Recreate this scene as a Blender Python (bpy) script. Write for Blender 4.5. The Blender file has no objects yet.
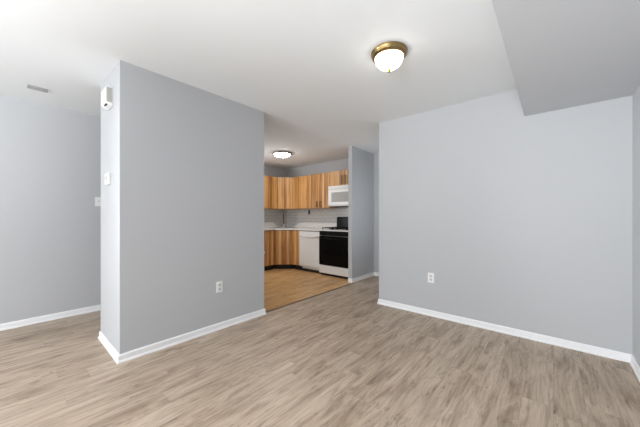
import bpy, bmesh, math, random
from mathutils import Vector, Matrix
random.seed(7)
PI = math.pi
sc = bpy.context.scene
C = sc.collection

# ------------------------------------------------------------------ camera
cam = bpy.data.cameras.new('camera')
cam.lens = 270.289 / 640 * 36
cam.sensor_width = 36
cam.shift_y = 3.36 / 640
cam.clip_start = 0.02
co = bpy.data.objects.new('camera', cam)
co.location = (0, 0, 1.1746)
co.rotation_euler = (PI / 2, 0, 0.7116)
C.objects.link(co)
sc.camera = co

# ------------------------------------------------------------------ world, lights, exposure
w = bpy.data.worlds.new('world')
sc.world = w
w.use_nodes = True
w.node_tree.nodes['Background'].inputs[0].default_value = (0.75, 0.85, 1, 1)
w.node_tree.nodes['Background'].inputs[1].default_value = 1.0
vs = sc.view_settings
vs.view_transform = 'Standard'
vs.look = 'None'
vs.gamma = 1
vs.use_curve_mapping = False
vs.exposure = -0.05


def area(name, loc, rot, sx, sy, power, col=(1, 1, 1), spread=PI):
    l = bpy.data.lights.new(name, 'AREA')
    l.shape = 'RECTANGLE'
    l.size = sx
    l.size_y = sy
    l.energy = power
    l.color = col
    l.spread = spread
    o = bpy.data.objects.new(name, l)
    o.location = loc
    o.rotation_euler = rot
    C.objects.link(o)
    return o


DAY = (0.965, 0.985, 1.0)
# daylight from the windows behind the camera, then fill lamps added to brighten surfaces
area('daylight_centre_window', (-2.2, -2.93, 1.35), (math.radians(90), 0, 0), 1.0, 1.6, 101, DAY)
area('daylight_right_window', (0.0, -2.93, 1.35), (math.radians(90), 0, 0), 0.76, 1.6, 9, DAY)
area('front_wall_fill', (0.0, -2.92, 1.35), (math.radians(90), 0, 0), 0.76, 1.6, 7.5, DAY, 1.4)  # narrow fill added to brighten the right part of the front wall
area('ceiling_fill_right', (0.0, -2.90, 1.0), (math.radians(112), 0, math.radians(7)), 0.76, 0.8, 10.5, DAY, 0.9)  # upward fill added to brighten the ceiling
area('ceiling_fill_side', (0.40, -1.6, 1.2), (math.radians(118), 0, math.radians(90)), 1.4, 0.9, 36, DAY, 1.2)  # second upward fill for the ceiling, set at an invented side window
area('left_side_fill', (-4.24, -1.6, 1.35), (math.radians(90), 0, math.radians(-62)), 1.1, 1.2, 42, DAY, 1.0)  # added fill aimed across the room from an invented left window
area('kitchen_fill', (-4.85, 2.172, 1.55), (math.radians(90), 0, 0), 0.58, 0.95, 16.8, DAY)  # added fill for the kitchen, behind the block and out of view
area('hall_fill', (-1.80, 4.1, 1.35), (math.radians(90), 0, math.radians(90)), 0.65, 1.15, 3.1, DAY)  # added fill that brightens the partition face from the hall

# ------------------------------------------------------------------ helpers


def new_bm():
    return bmesh.new()


def add_box(bm, x0, x1, y0, y1, z0, z1, bevel=0, seg=1, M=None):
    r = bmesh.ops.create_cube(bm, size=1)
    vv = r['verts']
    for v in vv:
        v.co = Vector(((x0 + x1) / 2 + v.co.x * (x1 - x0), (y0 + y1) / 2 + v.co.y * (y1 - y0), (z0 + z1) / 2 + v.co.z * (z1 - z0)))
    if bevel:
        es = list({e for v in vv for e in v.link_edges})
        r2 = bmesh.ops.bevel(bm, geom=es, offset=bevel, segments=seg, affect='EDGES', profile=0.5)
        vv = list({v for v in r2['verts']} | {v for v in vv if v.is_valid})
    if M is not None:
        bmesh.ops.transform(bm, matrix=M, verts=[v for v in vv if v.is_valid])
    return bm


def add_prism(bm, pts, z0, z1, axis='z'):
    """extrude a polygon; axis z: pts are xy; axis x: pts are yz; axis y: pts are xz"""
    def mk(p, t):
        if axis == 'z':
            return (p[0], p[1], t)
        if axis == 'x':
            return (t, p[0], p[1])
        return (p[0], t, p[1])
    a = [bm.verts.new(mk(p, z0)) for p in pts]
    b = [bm.verts.new(mk(p, z1)) for p in pts]
    bm.faces.new(a[::-1])
    bm.faces.new(b)
    n = len(pts)
    for i in range(n):
        bm.faces.new((a[i], a[(i + 1) % n], b[(i + 1) % n], b[i]))
    return bm


def add_lathe(bm, prof, seg=48, c=(0, 0, 0)):
    rings = []
    for (r, z) in prof:
        if r < 1e-6:
            rings.append([bm.verts.new((c[0], c[1], c[2] + z))])
        else:
            rings.append([bm.verts.new((c[0] + r * math.cos(2 * PI * i / seg), c[1] + r * math.sin(2 * PI * i / seg), c[2] + z)) for i in range(seg)])
    for A, B in zip(rings, rings[1:]):
        for i in range(seg):
            j = (i + 1) % seg
            if len(A) == 1 and len(B) == 1:
                continue
            if len(A) == 1:
                bm.faces.new((A[0], B[i], B[j]))
            elif len(B) == 1:
                bm.faces.new((A[i], B[0], A[j]))
            else:
                bm.faces.new((A[i], B[i], B[j], A[j]))
    return bm


def add_tube(bm, pts, r, seg=12):
    pts = [Vector(p) for p in pts]
    rings = []
    up = None
    for i, p in enumerate(pts):
        if i == 0:
            t = pts[1] - p
        elif i == len(pts) - 1:
            t = p - pts[i - 1]
        else:
            t = pts[i + 1] - pts[i - 1]
        t.normalize()
        if up is None:
            up = Vector((0, 0, 1)) if abs(t.z) < 0.9 else Vector((1, 0, 0))
        a = t.cross(up).normalized()
        b = t.cross(a).normalized()
        up = -b if b.dot(up) < 0 else b
        a = t.cross(up).normalized()
        rr = r[i] if isinstance(r, (list, tuple)) else r
        rings.append([bm.verts.new(p + rr * (math.cos(2 * PI * k / seg) * a + math.sin(2 * PI * k / seg) * up)) for k in range(seg)])
    for A, B in zip(rings, rings[1:]):
        for k in range(seg):
            bm.faces.new((A[k], A[(k + 1) % seg], B[(k + 1) % seg], B[k]))
    bm.faces.new(rings[0][::-1])
    bm.faces.new(rings[-1])
    return bm


def obj(name, bm, m, parent=None, smooth=False, loc=None):
    bmesh.ops.recalc_face_normals(bm, faces=bm.faces[:])
    me = bpy.data.meshes.new(name)
    bm.to_mesh(me)
    bm.free()
    me.materials.append(m)
    if smooth:
        for p in me.polygons:
            p.use_smooth = True
    o = bpy.data.objects.new(name, me)
    C.objects.link(o)
    if parent:
        o.parent = parent
    if loc:
        o.location = loc
    return o


def box(name, m, parent, *a, bevel=0, seg=1):
    return obj(name, add_box(new_bm(), *a, bevel=bevel, seg=seg), m, parent)


def thing(name, label, cat, loc=(0, 0, 0), rotz=0, group=None):
    o = bpy.data.objects.new(name, None)
    C.objects.link(o)
    o.empty_display_size = 0.1
    o.location = loc
    o.rotation_euler = (0, 0, rotz)
    return tag(o, label, cat, group)


def tag(o, label, cat, group=None):
    o['label'] = label
    o['category'] = cat
    if group:
        o['group'] = group
    return o


def struct(name, bm, m, parent=None):
    o = obj(name, bm, m, parent)
    o['kind'] = 'structure'
    return o


def sbox(name, m, *a):
    return struct(name, add_box(new_bm(), *a), m)


# ------------------------------------------------------------------ materials
def srgb(r, g, b):
    f = lambda c: (c / 12.92) if c <= 0.04045 else ((c + 0.055) / 1.055) ** 2.4
    return (f(r / 255), f(g / 255), f(b / 255), 1)


def mat(name, col, rough=0.5, metal=0, emit=None, es=0, bump=0, bscale=200, spec=0.5):
    m = bpy.data.materials.new(name)
    m.use_nodes = True
    nt = m.node_tree
    b = nt.nodes['Principled BSDF']
    b.inputs['Base Color'].default_value = col
    b.inputs['Roughness'].default_value = rough
    b.inputs['Metallic'].default_value = metal
    b.inputs['Specular IOR Level'].default_value = spec
    if emit:
        b.inputs['Emission Color'].default_value = emit
        b.inputs['Emission Strength'].default_value = es
    if bump:
        tc = nt.nodes.new('ShaderNodeTexCoord')
        n = nt.nodes.new('ShaderNodeTexNoise')
        n.inputs['Scale'].default_value = bscale
        n.inputs['Detail'].default_value = 3
        bp = nt.nodes.new('ShaderNodeBump')
        bp.inputs['Strength'].default_value = bump
        bp.inputs['Distance'].default_value = 0.002
        nt.links.new(tc.outputs['Object'], n.inputs['Vector'])
        nt.links.new(n.outputs['Fac'], bp.inputs['Height'])
        nt.links.new(bp.outputs['Normal'], b.inputs['Normal'])
    return m


def nodes_of(m):
    nt = m.node_tree
    return nt, nt.nodes, nt.links, nt.nodes['Principled BSDF']


def math_node(N, L, op, a, b=None, c=None):
    n = N.new('ShaderNodeMath')
    n.operation = op
    for i, v in enumerate((a, b, c)):
        if v is None:
            continue
        if isinstance(v, (int, float)):
            n.inputs[i].default_value = v
        else:
            L.new(v, n.inputs[i])
    return n.outputs[0]


def plank_floor(name, base, dark, light, W=0.152, LN=1.22, rough=0.42):
    m = mat(name, (0.5, 0.4, 0.3, 1), rough)
    nt, N, L, B = nodes_of(m)
    tc = N.new('ShaderNodeTexCoord')
    sp = N.new('ShaderNodeSeparateXYZ')
    L.new(tc.outputs['Object'], sp.inputs[0])
    M = lambda op, a, b=None, c=None: math_node(N, L, op, a, b, c)
    xs = M('DIVIDE', sp.outputs[0], W)
    row = M('FLOOR', xs)
    fx = M('FRACT', xs)
    wn = N.new('ShaderNodeTexWhiteNoise')
    wn.noise_dimensions = '1D'
    L.new(row, wn.inputs['W'])
    ys = M('ADD', M('DIVIDE', sp.outputs[1], LN), M('MULTIPLY', wn.outputs['Value'], 7.3))
    col = M('FLOOR', ys)
    fy = M('FRACT', ys)
    cb = N.new('ShaderNodeCombineXYZ')
    L.new(row, cb.inputs[0])
    L.new(col, cb.inputs[1])
    wn2 = N.new('ShaderNodeTexWhiteNoise')
    wn2.noise_dimensions = '2D'
    L.new(cb.outputs[0], wn2.inputs['Vector'])
    rnd = wn2.outputs['Value']
    off = M('MULTIPLY', rnd, 37.0)

    def noise(sx, sy, detail, rg=0.55, dist=0.0, zo=0.0):
        c = N.new('ShaderNodeCombineXYZ')
        L.new(M('MULTIPLY', sp.outputs[0], sx), c.inputs[0])
        L.new(M('MULTIPLY', sp.outputs[1], sy), c.inputs[1])
        L.new(M('ADD', off, zo), c.inputs[2])
        n = N.new('ShaderNodeTexNoise')
        n.inputs['Scale'].default_value = 1
        n.inputs['Detail'].default_value = detail
        n.inputs['Roughness'].default_value = rg
        n.inputs['Distortion'].default_value = dist
        L.new(c.outputs[0], n.inputs['Vector'])
        return n.outputs['Fac']
    broad = noise(9, 1.3, 6, 0.64, 1.4)
    grain = noise(75, 2.6, 8, 0.75, 0.3, 5.0)
    patch = noise(11.0, 2.1, 7, 0.68, 1.6, 11.0)
    crack = noise(48, 5.0, 3, 0.6, 1.0, 31.0)
    knots = noise(18, 7.5, 4, 0.65, 0.8, 21.0)

    def ramp(src, stops):
        r = N.new('ShaderNodeValToRGB')
        L.new(src, r.inputs[0])
        e = r.color_ramp.elements
        while len(e) < len(stops):
            e.new(0.5)
        for el, (p, c) in zip(e, stops):
            el.position = p
            el.color = c
        return r.outputs[0]

    def mix(fac, a, b, mode='MIX'):
        x = N.new('ShaderNodeMix')
        x.data_type = 'RGBA'
        x.blend_type = mode
        if isinstance(fac, (int, float)):
            x.inputs['Factor'].default_value = fac
        else:
            L.new(fac, x.inputs['Factor'])
        for k, v in (('A', a), ('B', b)):
            sk = [i for i in x.inputs if i.name == k and i.type == 'RGBA'][0]
            if isinstance(v, tuple):
                sk.default_value = v
            else:
                L.new(v, sk)
        return [o for o in x.outputs if o.type == 'RGBA'][0]
    c1 = ramp(broad, [(0.30, dark), (0.5, base), (0.72, light)])
    g = ramp(grain, [(0.32, (0.66, 0.64, 0.62, 1)), (0.52, (1, 1, 1, 1)), (0.7, (1.0, 1.0, 1.0, 1))])
    c2 = mix(0.95, c1, g, 'MULTIPLY')
    pr = ramp(rnd, [(0, (0.94, 0.935, 0.93, 1)), (1, (1.0, 1.0, 1.0, 1))])
    c3 = mix(1.0, c2, pr, 'MULTIPLY')
    pa = ramp(patch, [(0.34, (0.60, 0.57, 0.54, 1)), (0.47, (1, 1, 1, 1))])
    c4 = mix(0.8, c3, pa, 'MULTIPLY')
    kn = ramp(knots, [(0.28, (0.42, 0.37, 0.33, 1)), (0.36, (1, 1, 1, 1))])
    c5 = mix(0.8, c4, kn, 'MULTIPLY')
    cr = ramp(crack, [(0.30, (0.50, 0.45, 0.41, 1)), (0.38, (1, 1, 1, 1))])
    c5 = mix(0.8, c5, cr, 'MULTIPLY')
    ex = M('MINIMUM', fx, M('SUBTRACT', 1.0, fx))
    ey = M('MINIMUM', fy, M('SUBTRACT', 1.0, fy))
    gx = M('LESS_THAN', ex, 0.010)
    gy = M('LESS_THAN', ey, 0.0012)
    gap = M('MULTIPLY', M('MAXIMUM', gx, gy), 0.22)
    c6 = mix(gap, c5, (dark[0] * 0.4, dark[1] * 0.4, dark[2] * 0.4, 1))
    L.new(c6, B.inputs['Base Color'])
    bp = N.new('ShaderNodeBump')
    bp.inputs['Strength'].default_value = 0.15
    bp.inputs['Distance'].default_value = 0.002
    L.new(grain, bp.inputs['Height'])
    L.new(bp.outputs['Normal'], B.inputs['Normal'])
    return m


def wood(name, dark, mid, light, rough=0.4):
    """rustic hickory with vertical boards"""
    m = mat(name, mid, rough)
    nt, N, L, B = nodes_of(m)
    tc = N.new('ShaderNodeTexCoord')
    sp = N.new('ShaderNodeSeparateXYZ')
    L.new(tc.outputs['Object'], sp.inputs[0])
    oi = N.new('ShaderNodeObjectInfo')
    M = lambda op, a, b=None, c=None: math_node(N, L, op, a, b, c)
    u = M('ADD', sp.outputs[0], M('MULTIPLY', oi.outputs['Random'], 9.0))
    b = M('FLOOR', M('DIVIDE', u, 0.058))
    wn = N.new('ShaderNodeTexWhiteNoise')
    wn.noise_dimensions = '1D'
    L.new(b, wn.inputs['W'])
    c = N.new('ShaderNodeCombineXYZ')
    L.new(M('MULTIPLY', u, 40), c.inputs[0])
    L.new(M('MULTIPLY', sp.outputs[2], 1.6), c.inputs[1])
    L.new(M('MULTIPLY', wn.outputs['Value'], 20), c.inputs[2])
    n = N.new('ShaderNodeTexNoise')
    n.inputs['Scale'].default_value = 1
    n.inputs['Detail'].default_value = 4
    n.inputs['Distortion'].default_value = 0.4
    L.new(c.outputs[0], n.inputs['Vector'])
    f = M('ADD', M('MULTIPLY', wn.outputs['Value'], 0.5), M('MULTIPLY', M('SUBTRACT', n.outputs['Fac'], 0.25), 1.0))
    r = N.new('ShaderNodeValToRGB')
    e = r.color_ramp.elements
    e.new(0.5)
    for el, (p, cc) in zip(e, [(0.12, dark), (0.5, mid), (0.85, light)]):
        el.position = p
        el.color = cc
    L.new(f, r.inputs[0])
    L.new(r.outputs[0], B.inputs['Base Color'])
    return m


def tile_mat(name):
    m = mat(name, (0.8, 0.8, 0.8, 1), 0.2)
    nt, N, L, B = nodes_of(m)
    tc = N.new('ShaderNodeTexCoord')
    sp = N.new('ShaderNodeSeparateXYZ')
    L.new(tc.outputs['Object'], sp.inputs[0])
    c = N.new('ShaderNodeCombineXYZ')
    L.new(math_node(N, L, 'ADD', sp.outputs[0], sp.outputs[1]), c.inputs[0])
    L.new(sp.outputs[2], c.inputs[1])
    br = N.new('ShaderNodeTexBrick')
    br.inputs['Scale'].default_value = 1
    br.inputs['Brick Width'].default_value = 0.152
    br.inputs['Row Height'].default_value = 0.076
    br.inputs['Mortar Size'].default_value = 0.003
    br.inputs['Color1'].default_value = srgb(205, 203, 198)
    br.inputs['Color2'].default_value = srgb(198, 197, 193)
    br.inputs['Mortar'].default_value = srgb(160, 157, 152)
    L.new(c.outputs[0], br.inputs['Vector'])
    L.new(br.outputs['Color'], B.inputs['Base Color'])
    return m


WALL = mat('grey_wall_paint', srgb(190, 192, 195), 0.75, bump=0.08, bscale=140, spec=0.25)
CEIL = mat('ceiling_paint', srgb(238, 241, 243), 0.85, bump=0.08, bscale=120, spec=0.2)
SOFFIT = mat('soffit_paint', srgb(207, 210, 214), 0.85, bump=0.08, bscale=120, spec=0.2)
TRIM = mat('white_trim_paint', srgb(243, 244, 246), 0.35)
FLOOR = plank_floor('grey_oak_plank', srgb(188, 169, 149), srgb(148, 127, 107), srgb(210, 193, 174))
KFLOOR = plank_floor('honey_oak_plank', srgb(212, 168, 114), srgb(176, 130, 82), srgb(230, 192, 142))
STRIP = mat('dark_threshold', srgb(112, 92, 74), 0.4)
HICK = wood('rustic_hickory', srgb(134, 86, 44), srgb(202, 148, 88), srgb(232, 186, 122))
TOE = mat('black_toe_kick', srgb(26, 23, 21), 0.6)
TILE = tile_mat('subway_tile')
COUNTER = mat('white_laminate', srgb(226, 224, 220), 0.25)
APPL = mat('white_appliance', srgb(236, 236, 234), 0.25)
BLACK = mat('black_glass', srgb(8, 8, 9), 0.2, spec=0.12)
BMATTE = mat('black_enamel', srgb(12, 12, 12), 0.55, spec=0.15)
GREYG = mat('grey_window_glass', srgb(176, 176, 174), 0.35, spec=0.2)
BRONZE = mat('dark_bronze', srgb(66, 50, 34), 0.4, 0.6)
BRASS = mat('antique_brass', srgb(146, 124, 84), 0.33, 1.0)
GOLD = mat('polished_brass', srgb(222, 184, 92), 0.22, 1.0)
NICKEL = mat('brushed_nickel', srgb(150, 146, 140), 0.35, 0.9)
CHROME = mat('chrome', srgb(225, 225, 228), 0.12, 1.0)
DSTEEL = mat('dark_brushed_steel', srgb(112, 108, 104), 0.3, 0.9)
STEEL = mat('brushed_steel', srgb(170, 170, 170), 0.3, 1.0)
PLAST = mat('white_plastic', srgb(240, 240, 240), 0.35)
GPLAST = mat('pale_grey_plastic', srgb(212, 212, 208), 0.45)
SHADE_LEVER = mat('grey_side_shade_and_lever', srgb(178, 178, 172), 0.5)  # grey for the alarm box's painted side shade and the thermostat lever
SLOT = mat('dark_slot', srgb(60, 60, 62), 0.6)
VENT = mat('grey_vent_metal', srgb(176, 176, 176), 0.5)
VENTD = mat('vent_shadow_metal', srgb(110, 110, 110), 0.6)
GLOW = mat('lit_frosted_glass', srgb(255, 250, 240), 0.3, emit=(1.0, 0.95, 0.86, 1), es=8)
GLOWK = mat('lit_kitchen_glass', srgb(255, 252, 245), 0.3, emit=(1.0, 0.97, 0.93, 1), es=36)
GLASS = mat('window_glass', (1, 1, 1, 1), 0.0)
GLASS.node_tree.nodes['Principled BSDF'].inputs['Transmission Weight'].default_value = 1

# ------------------------------------------------------------------ room
H = 2.44
XL = -4.3266          # left wall
XR = 0.4848           # right wall
YB = 3.292            # big front wall
YF = 4.813            # far wall (kitchen back and hall end)
XC = -1.7855          # free end of the big wall
BX0, BX1, BY0, BY1 = -3.32, -2.643, 0.5955, 2.0324
SX0, SX1, SY0 = -2.800, -2.722, 4.03
XK = -5.312
YR = -3.0
T = 0.12

# floors
bm = new_bm()
add_prism(bm, [(XL - T, YR - T), (XR + T, YR - T), (XR + T, YF + T), (-2.68, YF + T), (-2.68, BY1), (XL - T, BY1)], -0.1, 0)
struct('floor', bm, FLOOR)
bm = new_bm()
add_prism(bm, [(XK - T, BY1), (-2.68, BY1), (-2.68, YF + T), (XK - T, YF + T)], -0.1, 0)
struct('floor_kitchen', bm, KFLOOR)
bm = new_bm()
add_prism(bm, [(-2.700, 0), (-2.660, 0), (-2.666, 0.0045), (-2.694, 0.0045)], BY1, SY0, 'y')
struct('trim_1', bm, STRIP)
# ceiling
sbox('ceiling', CEIL, XK - T, XR + T, YR - T, YF + T, H, H + 0.1)
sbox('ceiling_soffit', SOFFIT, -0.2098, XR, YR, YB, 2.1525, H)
# walls
bm = new_bm()
add_box(bm, XL - T, XL, YR, -2.25, 0, H)
add_box(bm, XL - T, XL, -0.95, BY1, 0, H)
add_box(bm, XL - T, XL, -2.25, -0.95, 0, 0.7)
add_box(bm, XL - T, XL, -2.25, -0.95, 2.0, H)
struct('wall_left', bm, WALL)
bm = new_bm()
add_box(bm, XR, XR + T, YR, -2.4, 0, H)
add_box(bm, XR, XR + T, -0.8, YB, 0, H)
add_box(bm, XR, XR + T, -2.4, -0.8, 0, 0.7)
add_box(bm, XR, XR + T, -2.4, -0.8, 2.0, H)
struct('wall_right', bm, WALL)
sbox('wall_front', WALL, XC, XR + T, YB, YB + T, 0, H)
bm = new_bm()
add_box(bm, XC, XC + T, YB + T, 3.7, 0, H)
add_box(bm, XC, XC + T, 4.5, YF, 0, H)
add_box(bm, XC, XC + T, 3.7, 4.5, 0, 0.7)
add_box(bm, XC, XC + T, 3.7, 4.5, 2.0, H)
struct('wall_hall_side', bm, WALL)
sbox('wall_far', WALL, XK - T, XC + T, YF, YF + T, 0, H)
sbox('wall_kitchen_left', WALL, XK - T, XK, BY1, YF, 0, H)
bm = new_bm()
add_box(bm, XK - T, -5.2, BY1, BY1 + T, 0, H)
add_box(bm, -4.5, BX0, BY1, BY1 + T, 0, H)
add_box(bm, -5.2, -4.5, BY1, BY1 + T, 0, 1.0)
add_box(bm, -5.2, -4.5, BY1, BY1 + T, 2.1, H)
struct('wall_kitchen_rear', bm, WALL)
sbox('wall_block', WALL, BX0, BX1, BY0, BY1, 0, H)
sbox('wall_partition', WALL, SX0, SX1, SY0, YF, 0, H)

# rear wall with two window openings
wins = [(-2.75, -1.65), (-0.43, 0.43)]
bm = new_bm()
xs = [XL - T, wins[0][0], wins[0][1], wins[1][0], wins[1][1], XR + T]
for a, b in ((xs[0], xs[1]), (xs[2], xs[3]), (xs[4], xs[5])):
    add_box(bm, a, b, YR - T, YR, 0, H)
for a, b in wins:
    add_box(bm, a, b, YR - T, YR, 0, 0.5)
    add_box(bm, a, b, YR - T, YR, 2.2, H)
struct('wall_rear', bm, WALL)
for i, (a, b) in enumerate(wins):
    bm = new_bm()
    for q in ((a, a + .05, .5, 2.2), (b - .05, b, .5, 2.2), ((a + b) / 2 - .03, (a + b) / 2 + .03, .55, 2.15), (a + .05, b - .05, .5, .55), (a + .05, b - .05, 2.15, 2.2)):
        add_box(bm, q[0], q[1], YR - 0.09, YR - 0.03, q[2], q[3])
    o = struct('window_%d' % (i + 1), bm, TRIM)
    g = box('glass_pane', GLASS, o, a + .05, b - .05, YR - .064, YR - .058, .55, 2.15)


bm = new_bm()
for q in ((-2.4, -2.35, .7, 2.0), (-.85, -.8, .7, 2.0), (-1.63, -1.57, .75, 1.95), (-2.35, -.85, .7, .75), (-2.35, -.85, 1.95, 2.0)):
    add_box(bm, XR + .03, XR + .09, q[0], q[1], q[2], q[3])
o = struct('window_3', bm, TRIM)  # unseen window made up to carry the side fill
box('glass_pane', GLASS, o, XR + .058, XR + .064, -2.35, -.85, .75, 1.95)

bm = new_bm()
for q in ((3.7, 3.75, .7, 2.0), (4.45, 4.5, .7, 2.0), (3.75, 4.45, .7, .75), (3.75, 4.45, 1.95, 2.0)):
    add_box(bm, XC + .03, XC + .09, q[0], q[1], q[2], q[3])
o = struct('window_4', bm, TRIM)  # invented hall window, put in to justify the hall fill
box('glass_pane', GLASS, o, XC + .058, XC + .064, 3.75, 4.45, .75, 1.95)

bm = new_bm()
for q in ((-5.2, -5.15, 1.0, 2.1), (-4.55, -4.5, 1.0, 2.1), (-5.15, -4.55, 1.0, 1.05), (-5.15, -4.55, 2.05, 2.1)):
    add_box(bm, q[0], q[1], BY1 + .03, BY1 + .09, q[2], q[3])
o = struct('window_5', bm, TRIM)  # unseen kitchen window added for its light on the cabinets
box('glass_pane', GLASS, o, -5.15, -4.55, BY1 + .058, BY1 + .064, 1.05, 2.05)

bm = new_bm()
for q in ((-2.25, -2.2, .7, 2.0), (-1.0, -.95, .7, 2.0), (-2.2, -1.0, .7, .75), (-2.2, -1.0, 1.95, 2.0)):
    add_box(bm, XL - .09, XL - .03, q[0], q[1], q[2], q[3])
o = struct('window_6', bm, TRIM)  # unseen left window added to go with the left fill
box('glass_pane', GLASS, o, XL - .064, XL - .058, -2.2, -1.0, .75, 1.95)

# baseboards: profile with a small shoe moulding, along the wall foot
def baseboard(name, p0, p1, nrm, e0=0, e1=0, h=0.068):
    """run from p0 to p1, nrm = direction into the room; e0/e1 extend the ends (mitre 1, butt 0)"""
    p0, p1, n = Vector((*p0, 0)), Vector((*p1, 0)), Vector((*nrm, 0))
    t = (p1 - p0).normalized()
    prof = [(0, 0), (0.019, 0), (0.019, 0.010), (0.015, 0.017), (0.011, 0.019), (0.011, h - 0.010), (0.006, h), (0, h)]
    bm = new_bm()
    A = [bm.verts.new(p0 - t * (d * e0) + n * d + Vector((0, 0, z))) for d, z in prof]
    B_ = [bm.verts.new(p1 + t * (d * e1) + n * d + Vector((0, 0, z))) for d, z in prof]
    k = len(prof)
    for i in range(k):
        bm.faces.new((A[i], A[(i + 1) % k], B_[(i + 1) % k], B_[i]))
    bm.faces.new(A[::-1])
    bm.faces.new(B_)
    return struct(name, bm, TRIM)


baseboard('baseboard_left', (XL, YR), (XL, BY1), (1, 0), 0, -1)
baseboard('baseboard_block_end', (BX0, BY0), (BX1, BY0), (0, -1), 1, 1)
baseboard('baseboard_block_face', (BX1, BY0), (BX1, BY1), (1, 0), 1, 1)
baseboard('baseboard_block_side', (BX0, BY0), (BX0, BY1), (-1, 0), 1, 0)
baseboard('baseboard_block_kitchen', (BX0, BY1), (BX1, BY1), (0, 1), 0, 1)
baseboard('baseboard_front', (XC, YB), (XR, YB), (0, -1), 1, -1, 0.067)
baseboard('baseboard_right', (XR, YR), (XR, YB), (-1, 0), 0, -1, 0.067)
baseboard('baseboard_front_end', (XC, YB), (XC, YF), (-1, 0), 1, -1, 0.067)
baseboard('baseboard_hall', (SX1, YF), (XC, YF), (0, -1), -1, -1)
baseboard('baseboard_partition', (SX1, SY0), (SX1, YF), (1, 0), 1, -1)
baseboard('baseboard_partition_end', (SX0 + 0.002, SY0), (SX1, SY0), (0, -1), 0, 1)
baseboard('baseboard_rear', (XL, YR), (XR, YR), (0, 1), -1, -1)

# tiled backsplash on the two kitchen walls
ZC = 0.914
struct('wall_tile_far', add_box(new_bm(), XK, SX0, YF - 0.008, YF, ZC, 1.83), TILE)
struct('wall_tile_left', add_box(new_bm(), XK, XK + 0.008, 2.9, YF - 0.008, ZC, 1.45), TILE)
YT = YF - 0.008
XT = XK + 0.008

# ------------------------------------------------------------------ kitchen cabinets
YBF = 4.19            # face of base doors
XBF = XK + 0.612      # face of left-run base doors
YUF = 4.48            # face of wall cabinets
ZU0, ZU1 = 1.366, 2.122
G = 0.003


def bar_handle(parent, x, y, z0, z1, r=0.007):
    """vertical bronze pull standing off a door whose face is at y"""
    bm = new_bm()
    add_tube(bm, [(x, y + 0.001, z0 + .012), (x, y - .028, z0 + .012)], r * .8, 8)
    add_tube(bm, [(x, y + 0.001, z1 - .012), (x, y - .028, z1 - .012)], r * .8, 8)
    add_box(bm, x - r, x + r, y - 0.036, y - 0.024, z0, z1, bevel=.003)
    return obj('handle', bm, BRONZE, parent)


def cabinet(name, label, loc, rotz, wd, dp, h, doors, handles=None, group=None, z0=0.0, toe=False):
    """front at local y=0 facing -y, body behind it; local x 0..wd"""
    t = thing(name, label, 'cabinet', loc, rotz, group)
    if toe:
        box('body', HICK, t, 0, wd, 0.02, dp, 0.105, h)
        box('toe_kick', TOE, t, 0, wd, 0.055, dp, 0, 0.105)
    else:
        box('body', HICK, t, 0, wd, 0.02, dp, 0, h)
    dw = wd / doors
    zb = 0.108 if toe else 0.0
    for i in range(doors):
        xa, xb = i * dw + G, (i + 1) * dw - G
        bm = new_bm()
        add_box(bm, 0, xb - xa, 0, 0.02, zb + G, h - G, bevel=0.002)
        d = obj('door', bm, HICK, t, loc=(xa, 0, 0))
        if handles:
            side, za, zc = handles[i]
            hx = (xb - xa) - 0.046 if side == 'r' else 0.046
            bar_handle(d, hx, 0, za, zc)
    return t


# --- wall cabinets on the far wall
hU = ZU1 - ZU0
DU = YT - YUF
XD = XK + 0.585       # where the diagonal corner cabinet ends on the far run
cabinet('wall_cabinet', 'hickory two-door wall cabinet with two bronze pulls, just left of the microwave', (-4.185, YUF, ZU0), 0,
        0.585, DU, hU, 2, [('r', .02, .15), ('l', .02, .15)], 'hickory wall cabinets')
cabinet('wall_cabinet', 'plain hickory wall cabinet between the corner cabinet and the two-door cabinet', (XD, YUF, ZU0), 0,
        -4.185 - XD - 0.001, DU, hU, 1, None, 'hickory wall cabinets')
cabinet('wall_cabinet', 'short hickory cabinet over the microwave with two bronze pulls', (-3.597, YUF - 0.012, 1.818), 0,
        0.783, DU + 0.012, ZU1 - 1.818 + 0.008, 2, [('r', .03, .20), ('l', .03, .20)], 'hickory wall cabinets')
# --- wall cabinet on the left wall, faces +x
YD = YF - 0.60        # where the diagonal ends on the left run
cabinet('wall_cabinet', 'hickory wall cabinet on the left kitchen wall, half hidden by the grey wall block', (XK + 0.335, 3.25, ZU0), PI / 2,
        YD - 3.25 - 0.001, 0.335 - 0.008, hU, 2, None, 'hickory wall cabinets')


def corner_cabinet(name, label, A, Bp, pts, z0, z1, toe=None, group=None):
    """pts: footprint (world xy) whose last edge A-B is the diagonal front"""
    A, Bp = Vector(A), Vector(Bp)
    L_ = (Bp - A).length
    ang = math.atan2((Bp - A).y, (Bp - A).x)
    t = thing(name, label, 'cabinet', (A.x, A.y, z0), ang, group)
    R = Matrix.Rotation(-ang, 2)
    loc = [R @ (Vector(p) - A) for p in pts]
    zt = z1 - z0
    bm = new_bm()
    add_prism(bm, [(p.x, p.y) for p in loc], toe if toe else 0, zt)
    obj('body', bm, HICK, t)
    if toe:
        bm = new_bm()
        c = sum(loc, Vector((0, 0))) / len(loc)
        add_prism(bm, [(p.x, p.y + (0.075 if p.y < 0.02 else 0)) for p in loc], 0, toe)
        obj('toe_kick', bm, TOE, t)
    bm = new_bm()
    za = (toe + 0.003 if toe else 0) + G
    add_box(bm, 0, L_ - 0.012, -0.0195, -0.0005, za, zt - G, bevel=0.002)
    obj('door', bm, HICK, t, loc=(0.006, 0, 0))
    return t


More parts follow.
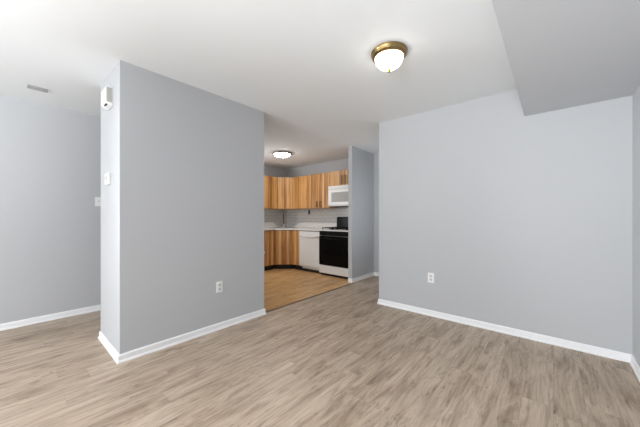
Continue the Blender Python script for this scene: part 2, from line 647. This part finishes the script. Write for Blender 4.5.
s = 0.014
corner_cabinet('wall_cabinet', 'hickory diagonal corner wall cabinet above the faucet', (XK + 0.335 - s + .001, YD + s), (XD - s, YUF + s),
               [(XK + 0.335 - s + .001, YD + s), (XD - s, YUF + s), (XD - 0.001, YUF + s), (XD - 0.001, YT), (XT, YT), (XT, YD + s)], ZU0, ZU1, None, 'hickory wall cabinets')

# --- base cabinets
XBL = -4.41            # right end of diagonal base on far run
XDW0, XDW1 = -4.205, -3.600
YDB = 3.90
ZB = 0.872
cabinet('base_cabinet', 'narrow hickory base cabinet between the corner cabinet and the dishwasher', (XBL, YBF, 0), 0,
        XDW0 - XBL - 0.002, YT - YBF, ZB, 1, None, 'hickory base cabinets', toe=True)
cabinet('base_cabinet', 'hickory base cabinet along the left kitchen wall, partly behind the grey wall block', (XBF, 2.95, 0), PI / 2,
        YDB - 2.95 - 0.002, 0.60, ZB, 2, None, 'hickory base cabinets', toe=True)
corner_cabinet('base_cabinet', 'hickory diagonal corner base cabinet under the faucet', (XBF - s, YDB + s), (XBL - s, YBF + s),
               [(XBF - s, YDB + s), (XBL - s, YBF + s), (XBL - 0.001, YBF + s), (XBL - 0.001, YT), (XT, YT), (XT, YDB + s)], 0, ZB, 0.105, 'hickory base cabinets')

# --- worktop
bm = new_bm()
YCF, XCF = YBF - 0.025, XBF + 0.025
fp = [(XT, 2.94), (XCF, 2.94), (XCF, YDB - 0.01), (XBL - 0.012 + 0.02, YCF), (XDW1 - 0.002, YCF), (XDW1 - 0.002, YT), (XT, YT)]
add_prism(bm, fp, 0.882, ZC + 0.002)
wt = thing('worktop', 'white L-shaped kitchen worktop on the hickory base cabinets and dishwasher', 'worktop', (0, 0, 0))
obj('slab', bm, COUNTER, wt)
bm = new_bm()
inn = [(XT, 2.95), (XCF - .04, 2.95), (XCF - .04, YDB + 0.01), (XBL - 0.03, YCF + .04), (XDW1 - 0.003, YCF + .04), (XDW1 - 0.003, YT), (XT, YT)]
add_prism(bm, inn, ZB, 0.882)
obj('shadow_gap_strip', bm, TOE, wt)  # black strip stands in for the shadow gap under the slab
bm = new_bm()
add_prism(bm, [(-5.10, ZC), (XDW1 - .002, ZC), (XDW1 - .002, ZC + .125), (-4.66, ZC + .125), (-4.78, ZC + .11)], YT - 0.02, YT, 'y')
add_prism(bm, [(2.94, ZC), (4.50, ZC), (4.34, ZC + .125), (2.94, ZC + .125)], XT, XT + 0.02, 'x')
struct('trim_2', bm, COUNTER)

# --- corner sink and faucet
ang = math.atan2(YBF - YDB, XBL - XBF)
t = thing('kitchen_sink', 'stainless steel corner sink set into the white worktop', 'sink', (-4.79, 4.28, ZC + 0.002), ang)
bm = new_bm()
add_box(bm, -.26, .26, -.20, -.17, 0, .006)
add_box(bm, -.26, .26, .17, .20, 0, .006)
add_box(bm, -.26, -.23, -.17, .17, 0, .006)
add_box(bm, .23, .26, -.17, .17, 0, .006)
obj('rim', bm, STEEL, t)
box('basin', STEEL, t, -.23, .23, -.17, .17, 0, .002)
bm = new_bm()
add_lathe(bm, [(0, .004), (.04, .004), (.042, .002), (0, .002)], 24)
obj('drain', bm, CHROME, t)

fx, fy = -5.0, 4.43
t = thing('faucet', 'chrome gooseneck faucet in the corner of the worktop', 'faucet', (fx, fy, ZC + 0.002), ang)
bm = new_bm()
add_lathe(bm, [(0, 0), (.035, 0), (.035, .012), (.025, .03), (.021, .09), (.014, .10), (0, .10)], 24)
obj('base', bm, CHROME, t, True)
pts = [(0, 0, .09), (0, 0, .27)]
for k in range(1, 13):
    a = PI * k / 12
    pts.append((0, -.07 + .07 * math.cos(a), .27 + .07 * math.sin(a)))
pts += [(0, -.14, .22)]
bm = new_bm()
add_tube(bm, pts, .014, 12)
obj('spout', bm, DSTEEL, t, True)
bm = new_bm()
add_tube(bm, [(.02, 0, .06), (.05, 0, .075), (.10, -.01, .12)], [.008, .007, .006], 10)
obj('handle', bm, CHROME, t, True)

# ------------------------------------------------------------------ dishwasher
t = thing('dishwasher', 'white dishwasher with a curved handle, left of the range', 'dishwasher', (XDW0, YBF - 0.012, 0))
wdw = XDW1 - XDW0 - 0.004
box('body', APPL, t, 0.003, wdw, 0.03, 0.60, 0.10, 0.868)
box('door', APPL, t, 0.002, wdw, 0, 0.03, 0.125, 0.745, bevel=.006, seg=2)
box('control_panel', APPL, t, 0.002, wdw, -0.004, 0.03, 0.75, 0.866, bevel=.006, seg=2)
bm = new_bm()
hp = []
for k in range(11):
    f_ = k / 10
    hp.append((0.05 + f_ * (wdw - 0.10), -0.012 - 0.032 * math.sin(PI * f_), 0.765 - 0.022 * math.sin(PI * f_)))
add_tube(bm, hp, 0.011, 10)
obj('handle', bm, GPLAST, t, True)
box('toe_kick', TOE, t, 0.003, wdw, 0.055, 0.10, 0, 0.10)
box('vent_grille', GPLAST, t, 0.06, wdw - 0.06, 0.045, 0.055, 0.062, 0.105)

# ------------------------------------------------------------------ gas range
RX0, RX1, RY0 = XDW1 + 0.001, SX0 - 0.004, 4.15
RW = RX1 - RX0
t = thing('gas_range', 'white gas range with black glass oven door and black backguard', 'range', (RX0, RY0, 0))
DEP = YT - RY0
box('body', APPL, t, 0, RW, 0.03, DEP - 0.002, 0.05, 0.893)
box('plinth', TOE, t, 0.015, RW - 0.015, 0.05, DEP - 0.05, 0, 0.05)
ct = box('cooktop', APPL, t, -0.0005, RW, -0.005, DEP - 0.07, 0.893, 0.918, bevel=.006, seg=2)
box('control_panel', BMATTE, t, 0.004, RW - 0.004, 0, 0.03, 0.800, 0.890, bevel=.003)
kn = None
for i in range(5):
    x = RW * (0.12 + 0.19 * i)
    bm = new_bm()
    add_lathe(bm, [(0, 0), (.022, 0), (.020, .016), (.016, .022), (0, .022)], 20)
    bmesh.ops.transform(bm, matrix=Matrix.Rotation(PI / 2, 4, 'X'), verts=bm.verts[:])
    obj('knob', bm, BMATTE, t, True, (x, 0, 0.848))
d = box('oven_door', BLACK, t, 0.004, RW - 0.004, -0.012, 0.03, 0.215, 0.793, bevel=.006, seg=2)
bm = new_bm()
add_tube(bm, [(.06, -.045, .745), (RW - .06, -.045, .745)], .010, 10)
add_tube(bm, [(.07, -.045, .745), (.07, -.010, .745)], .008, 8)
add_tube(bm, [(RW - .07, -.045, .745), (RW - .07, -.010, .745)], .008, 8)
obj('handle', bm, BMATTE, d, True)
bm = new_bm()
add_box(bm, 0.004, RW - 0.004, -0.010, 0.03, 0.052, 0.208, bevel=.006, seg=2)
obj('drawer', bm, APPL, t)
# grates and burners
for gx in (0.03, RW / 2 + 0.008):
    gw = RW / 2 - 0.04
    bm = new_bm()
    z = 0.945
    y0, y1 = 0.06, DEP - 0.14
    r = .007
    for yy in (y0, (y0 + y1) / 2, y1):
        add_box(bm, gx, gx + gw, yy - r, yy + r, z, z + .012)
    for xx in (gx + r, gx + gw / 2, gx + gw - r):
        add_box(bm, xx - r, xx + r, y0, y1, z + .001, z + .013)
    for xx in (gx + r, gx + gw - r):
        for yy in (y0, (y0 + y1) / 2, y1):
            add_box(bm, xx - r, xx + r, yy - r, yy + r, 0.917, z + .002)
    g = obj('grate', bm, BMATTE, t)
    for yy in (y0 + .11, y1 - .11):
        bm = new_bm()
        add_lathe(bm, [(0, .917), (.05, .917), (.05, .928), (.034, .930), (.032, .941), (0, .942)], 24, (gx + gw / 2, yy, 0))
        obj('burner', bm, BMATTE, t, True)
bm = new_bm()
add_prism(bm, [(DEP - .075, 0.90), (DEP - .002, 0.90), (DEP - .002, 1.175), (DEP - .040, 1.175), (DEP - .062, 1.16)], 0.0, RW, 'x')
bg = obj('backguard', bm, BLACK, t)
box('clock_display', SLOT, bg, RW * .42, RW * .58, DEP - .067, DEP - .060, 1.08, 1.12)

# ------------------------------------------------------------------ microwave (hangs under the short cabinet)
MX0, MX1, MY0 = -3.597, SX0 - 0.004, 4.43
MW = MX1 - MX0
t = thing('microwave', 'white over-the-range microwave with a pale grey window', 'microwave', (MX0, MY0, 1.385))
MH = 1.8165 - 1.385
box('body', APPL, t, 0, MW, 0.03, YT - MY0 - 0.001, 0.012, MH)
d = box('door', APPL, t, 0.002, MW * .76, 0, 0.03, 0.03, MH - 0.07, bevel=.006, seg=2)
box('window', GREYG, d, 0.09, MW * .76 - 0.06, -0.003, 0.003, 0.095, MH - 0.135, bevel=.001)
bm = new_bm()
add_tube(bm, [(MW * .73, -.022, .06), (MW * .73, -.022, MH - .10)], .009, 10)
add_tube(bm, [(MW * .73, -.022, .075), (MW * .73, .002, .075)], .007, 8)
add_tube(bm, [(MW * .73, -.022, MH - .115), (MW * .73, .002, MH - .115)], .007, 8)
obj('handle', bm, APPL, d, True)
cp = box('control_panel', APPL, t, MW * .76 + .003, MW - .002, 0, 0.03, 0.03, MH - 0.07, bevel=.006, seg=2)
box('display', SLOT, cp, MW * .80, MW - .03, -0.002, 0.002, MH - 0.14, MH - 0.105)
for r_ in range(4):
    for c_ in range(3):
        x = MW * .80 + c_ * .038
        box('button', GPLAST, cp, x, x + .03, -0.002, 0.002, .07 + r_ * .042, .10 + r_ * .042)
bm = new_bm()
add_box(bm, 0.002, MW - 0.002, 0.0, 0.03, MH - .067, MH, bevel=.004)
for k in range(3):
    add_box(bm, 0.03, MW - .03, -0.003, 0.001, MH - .055 + k * .017, MH - .048 + k * .017)
obj('vent_grille', bm, APPL, t)
box('underside', SLOT, t, 0.01, MW - 0.01, 0.02, YT - MY0 - .03, 0.0, 0.012)

# ------------------------------------------------------------------ ceiling lights
t = thing('ceiling_light', 'large brass flush ceiling light with frosted dome and finial, nearest the camera', 'ceiling light', (-0.956, 1.922, H), 0)
bm = new_bm()
add_lathe(bm, [(0, 0), (.134, 0), (.137, -.006), (.135, -.014), (.129, -.018), (.131, -.026), (.127, -.034), (.119, -.038), (.115, -.043), (.108, -.046), (.104, -.040), (0, -.036)], 64)
obj('rim', bm, BRASS, t, True)
bm = new_bm()
R_ = .106
add_lathe(bm, [(R_, -.040)] + [(R_ * math.cos(a), -.043 - .087 * math.sin(a)) for a in [PI / 2 * k / 14 for k in range(15)][:-1]] + [(0, -.130)], 64)
gl = obj('glass_dome', bm, GLOW, t, True)
gl['label'] = 'lit frosted glass dome'
bm = new_bm()
add_lathe(bm, [(0, -.127), (.016, -.128), (.017, -.133), (.010, -.137), (.012, -.143), (.009, -.150), (.003, -.156), (0, -.157)], 24)
obj('finial', bm, GOLD, t, True)

t = thing('ceiling_light', 'small nickel-rimmed flush ceiling light in the kitchen', 'ceiling light', (-4.055, 3.56, H), 0)
bm = new_bm()
add_lathe(bm, [(0, 0), (.185, 0), (.190, -.008), (.190, -.022), (.180, -.034), (.158, -.036), (.156, -.028), (0, -.025)], 48)
obj('rim', bm, NICKEL, t, True)
bm = new_bm()
R_ = .157
add_lathe(bm, [(R_, -.030)] + [(R_ * math.cos(a), -.034 - .050 * math.sin(a)) for a in [PI / 2 * k / 12 for k in range(13)][:-1]] + [(0, -.084)], 48)
gl = obj('glass_dome', bm, GLOWK, t, True)
gl['label'] = 'lit frosted glass dome'

# ------------------------------------------------------------------ ceiling vent near the left wall
t = thing('ceiling_vent', 'small grey slotted vent on the ceiling near the left wall', 'vent', (-3.835, 0.200, H))
bm = new_bm()
add_box(bm, -.045, .045, -.070, -.060, -.010, 0)
add_box(bm, -.045, .045, .060, .070, -.010, 0)
add_box(bm, -.045, -.036, -.060, .060, -.010, 0)
add_box(bm, .036, .045, -.060, .060, -.010, 0)
obj('frame', bm, VENT, t)
box('backing', VENTD, t, -.036, .036, -.060, .060, -.003, 0)
for k in range(4):
    bm = new_bm()
    add_box(bm, -.003, .003, -.060, .060, -.0095, -.003)
    obj('slat', bm, VENT, t, loc=(-.027 + .018 * k, 0, 0))

# ------------------------------------------------------------------ wall sensor box on the end of the block (faces -y)
t = thing('alarm_sensor', 'white alarm box high on the narrow wall end with a black lens underneath', 'sensor', (-2.93, BY0, 2.14))
bm = new_bm()
add_prism(bm, [(0, .145), (-.042, .145), (-.052, .132), (-.055, .02), (-.050, .004), (-.026, -.016), (0, -.020)], -.075, .075, 'x')
bmesh.ops.bevel(bm, geom=bm.edges[:], offset=.004, segments=2, affect='EDGES')
obj('housing', bm, PLAST, t)
box('side_shade', SHADE_LEVER, t, .0745, .0765, -.044, -.008, .012, .135)  # grey sheet paints the shade on the box's side face
bm = new_bm()
add_box(bm, -.028, .028, -.007, .004, -.011, .011, bevel=.003)
bmesh.ops.transform(bm, matrix=Matrix.Rotation(math.radians(-47), 4, 'X'), verts=bm.verts[:])
obj('lens', bm, BLACK, t, loc=(.036, -.038, -.006))

# thermostat
t = thing('thermostat', 'small white thermostat on the narrow wall end below the alarm box', 'thermostat', (-2.985, BY0, 1.46))
box('body', PLAST, t, -.060, .060, -.022, 0, 0, .098, bevel=.005, seg=2)
box('display', GPLAST, t, -.045, .010, -.024, -.020, .045, .080, bevel=.001)
box('lever', SHADE_LEVER, t, .025, .032, -.026, -.020, .03, .07)


# ------------------------------------------------------------------ plates (local: front faces -y, z up, centre at origin)
def outlet(label, loc, rotz, group):
    t = thing('wall_outlet', label, 'outlet', loc, rotz, group)
    box('plate', PLAST, t, -.036, .036, -.007, 0, -.058, .058, bevel=.0025)
    for z in (-.021, .021):
        bm = new_bm()
        add_box(bm, -.016, .016, -.0095, -.006, -.014, .014, bevel=.003)
        r = obj('receptacle', bm, GPLAST, t, loc=(0, 0, z))
        bm = new_bm()
        add_box(bm, -.008, -.0055, -.0102, -.009, -.004, .006)
        add_box(bm, .0055, .008, -.0102, -.009, -.004, .006)
        add_box(bm, -.002, .002, -.0102, -.009, -.010, -.006)
        obj('slot', bm, SLOT, r)
    bm = new_bm()
    add_lathe(bm, [(0, 0), (.003, 0), (.003, .001), (0, .0012)], 12)
    bmesh.ops.transform(bm, matrix=Matrix.Rotation(PI / 2, 4, 'X'), verts=bm.verts[:])
    obj('screw', bm, GPLAST, t, loc=(0, -.0068, 0))
    return t


outlet('white duplex outlet low on the broad grey face of the wall block', (BX1, 1.452, 0.443), PI / 2, 'duplex wall outlets')
outlet('white duplex outlet low on the long front wall, near its free end', (-1.098, YB, 0.452), 0, 'duplex wall outlets')

t = thing('light_switch', 'white light switch on the left wall beside the wall block', 'switch', (XL, 0.755, 1.367), PI / 2)
box('plate', PLAST, t, -.036, .036, -.007, 0, -.058, .058, bevel=.0025)
box('toggle', GPLAST, t, -.006, .006, -.018, -.006, -.004, .014, bevel=.001)

t = thing('wall_outlet', 'dark outlet on the backsplash below the hickory wall cabinets', 'outlet', (-4.49, YT, 1.285), 0)
box('plate', BRONZE, t, -.030, .030, -.006, 0, -.05, .05, bevel=.002)
box('receptacle', SLOT, t, -.014, .014, -.009, -.005, -.035, .035, bevel=.002)

# small white bumper at the kitchen corner of the block
t = thing('wall_bumper', 'small white round bumper at the kitchen edge of the wall block', 'door stop', (BX1 - .030, BY1, 0.742))
bm = new_bm()
add_lathe(bm, [(0, 0), (.022, 0), (.024, .006), (.020, .016), (.012, .022), (0, .023)], 24)
bmesh.ops.transform(bm, matrix=Matrix.Rotation(-PI / 2, 4, 'X'), verts=bm.verts[:])
obj('cap', bm, PLAST, t, True)
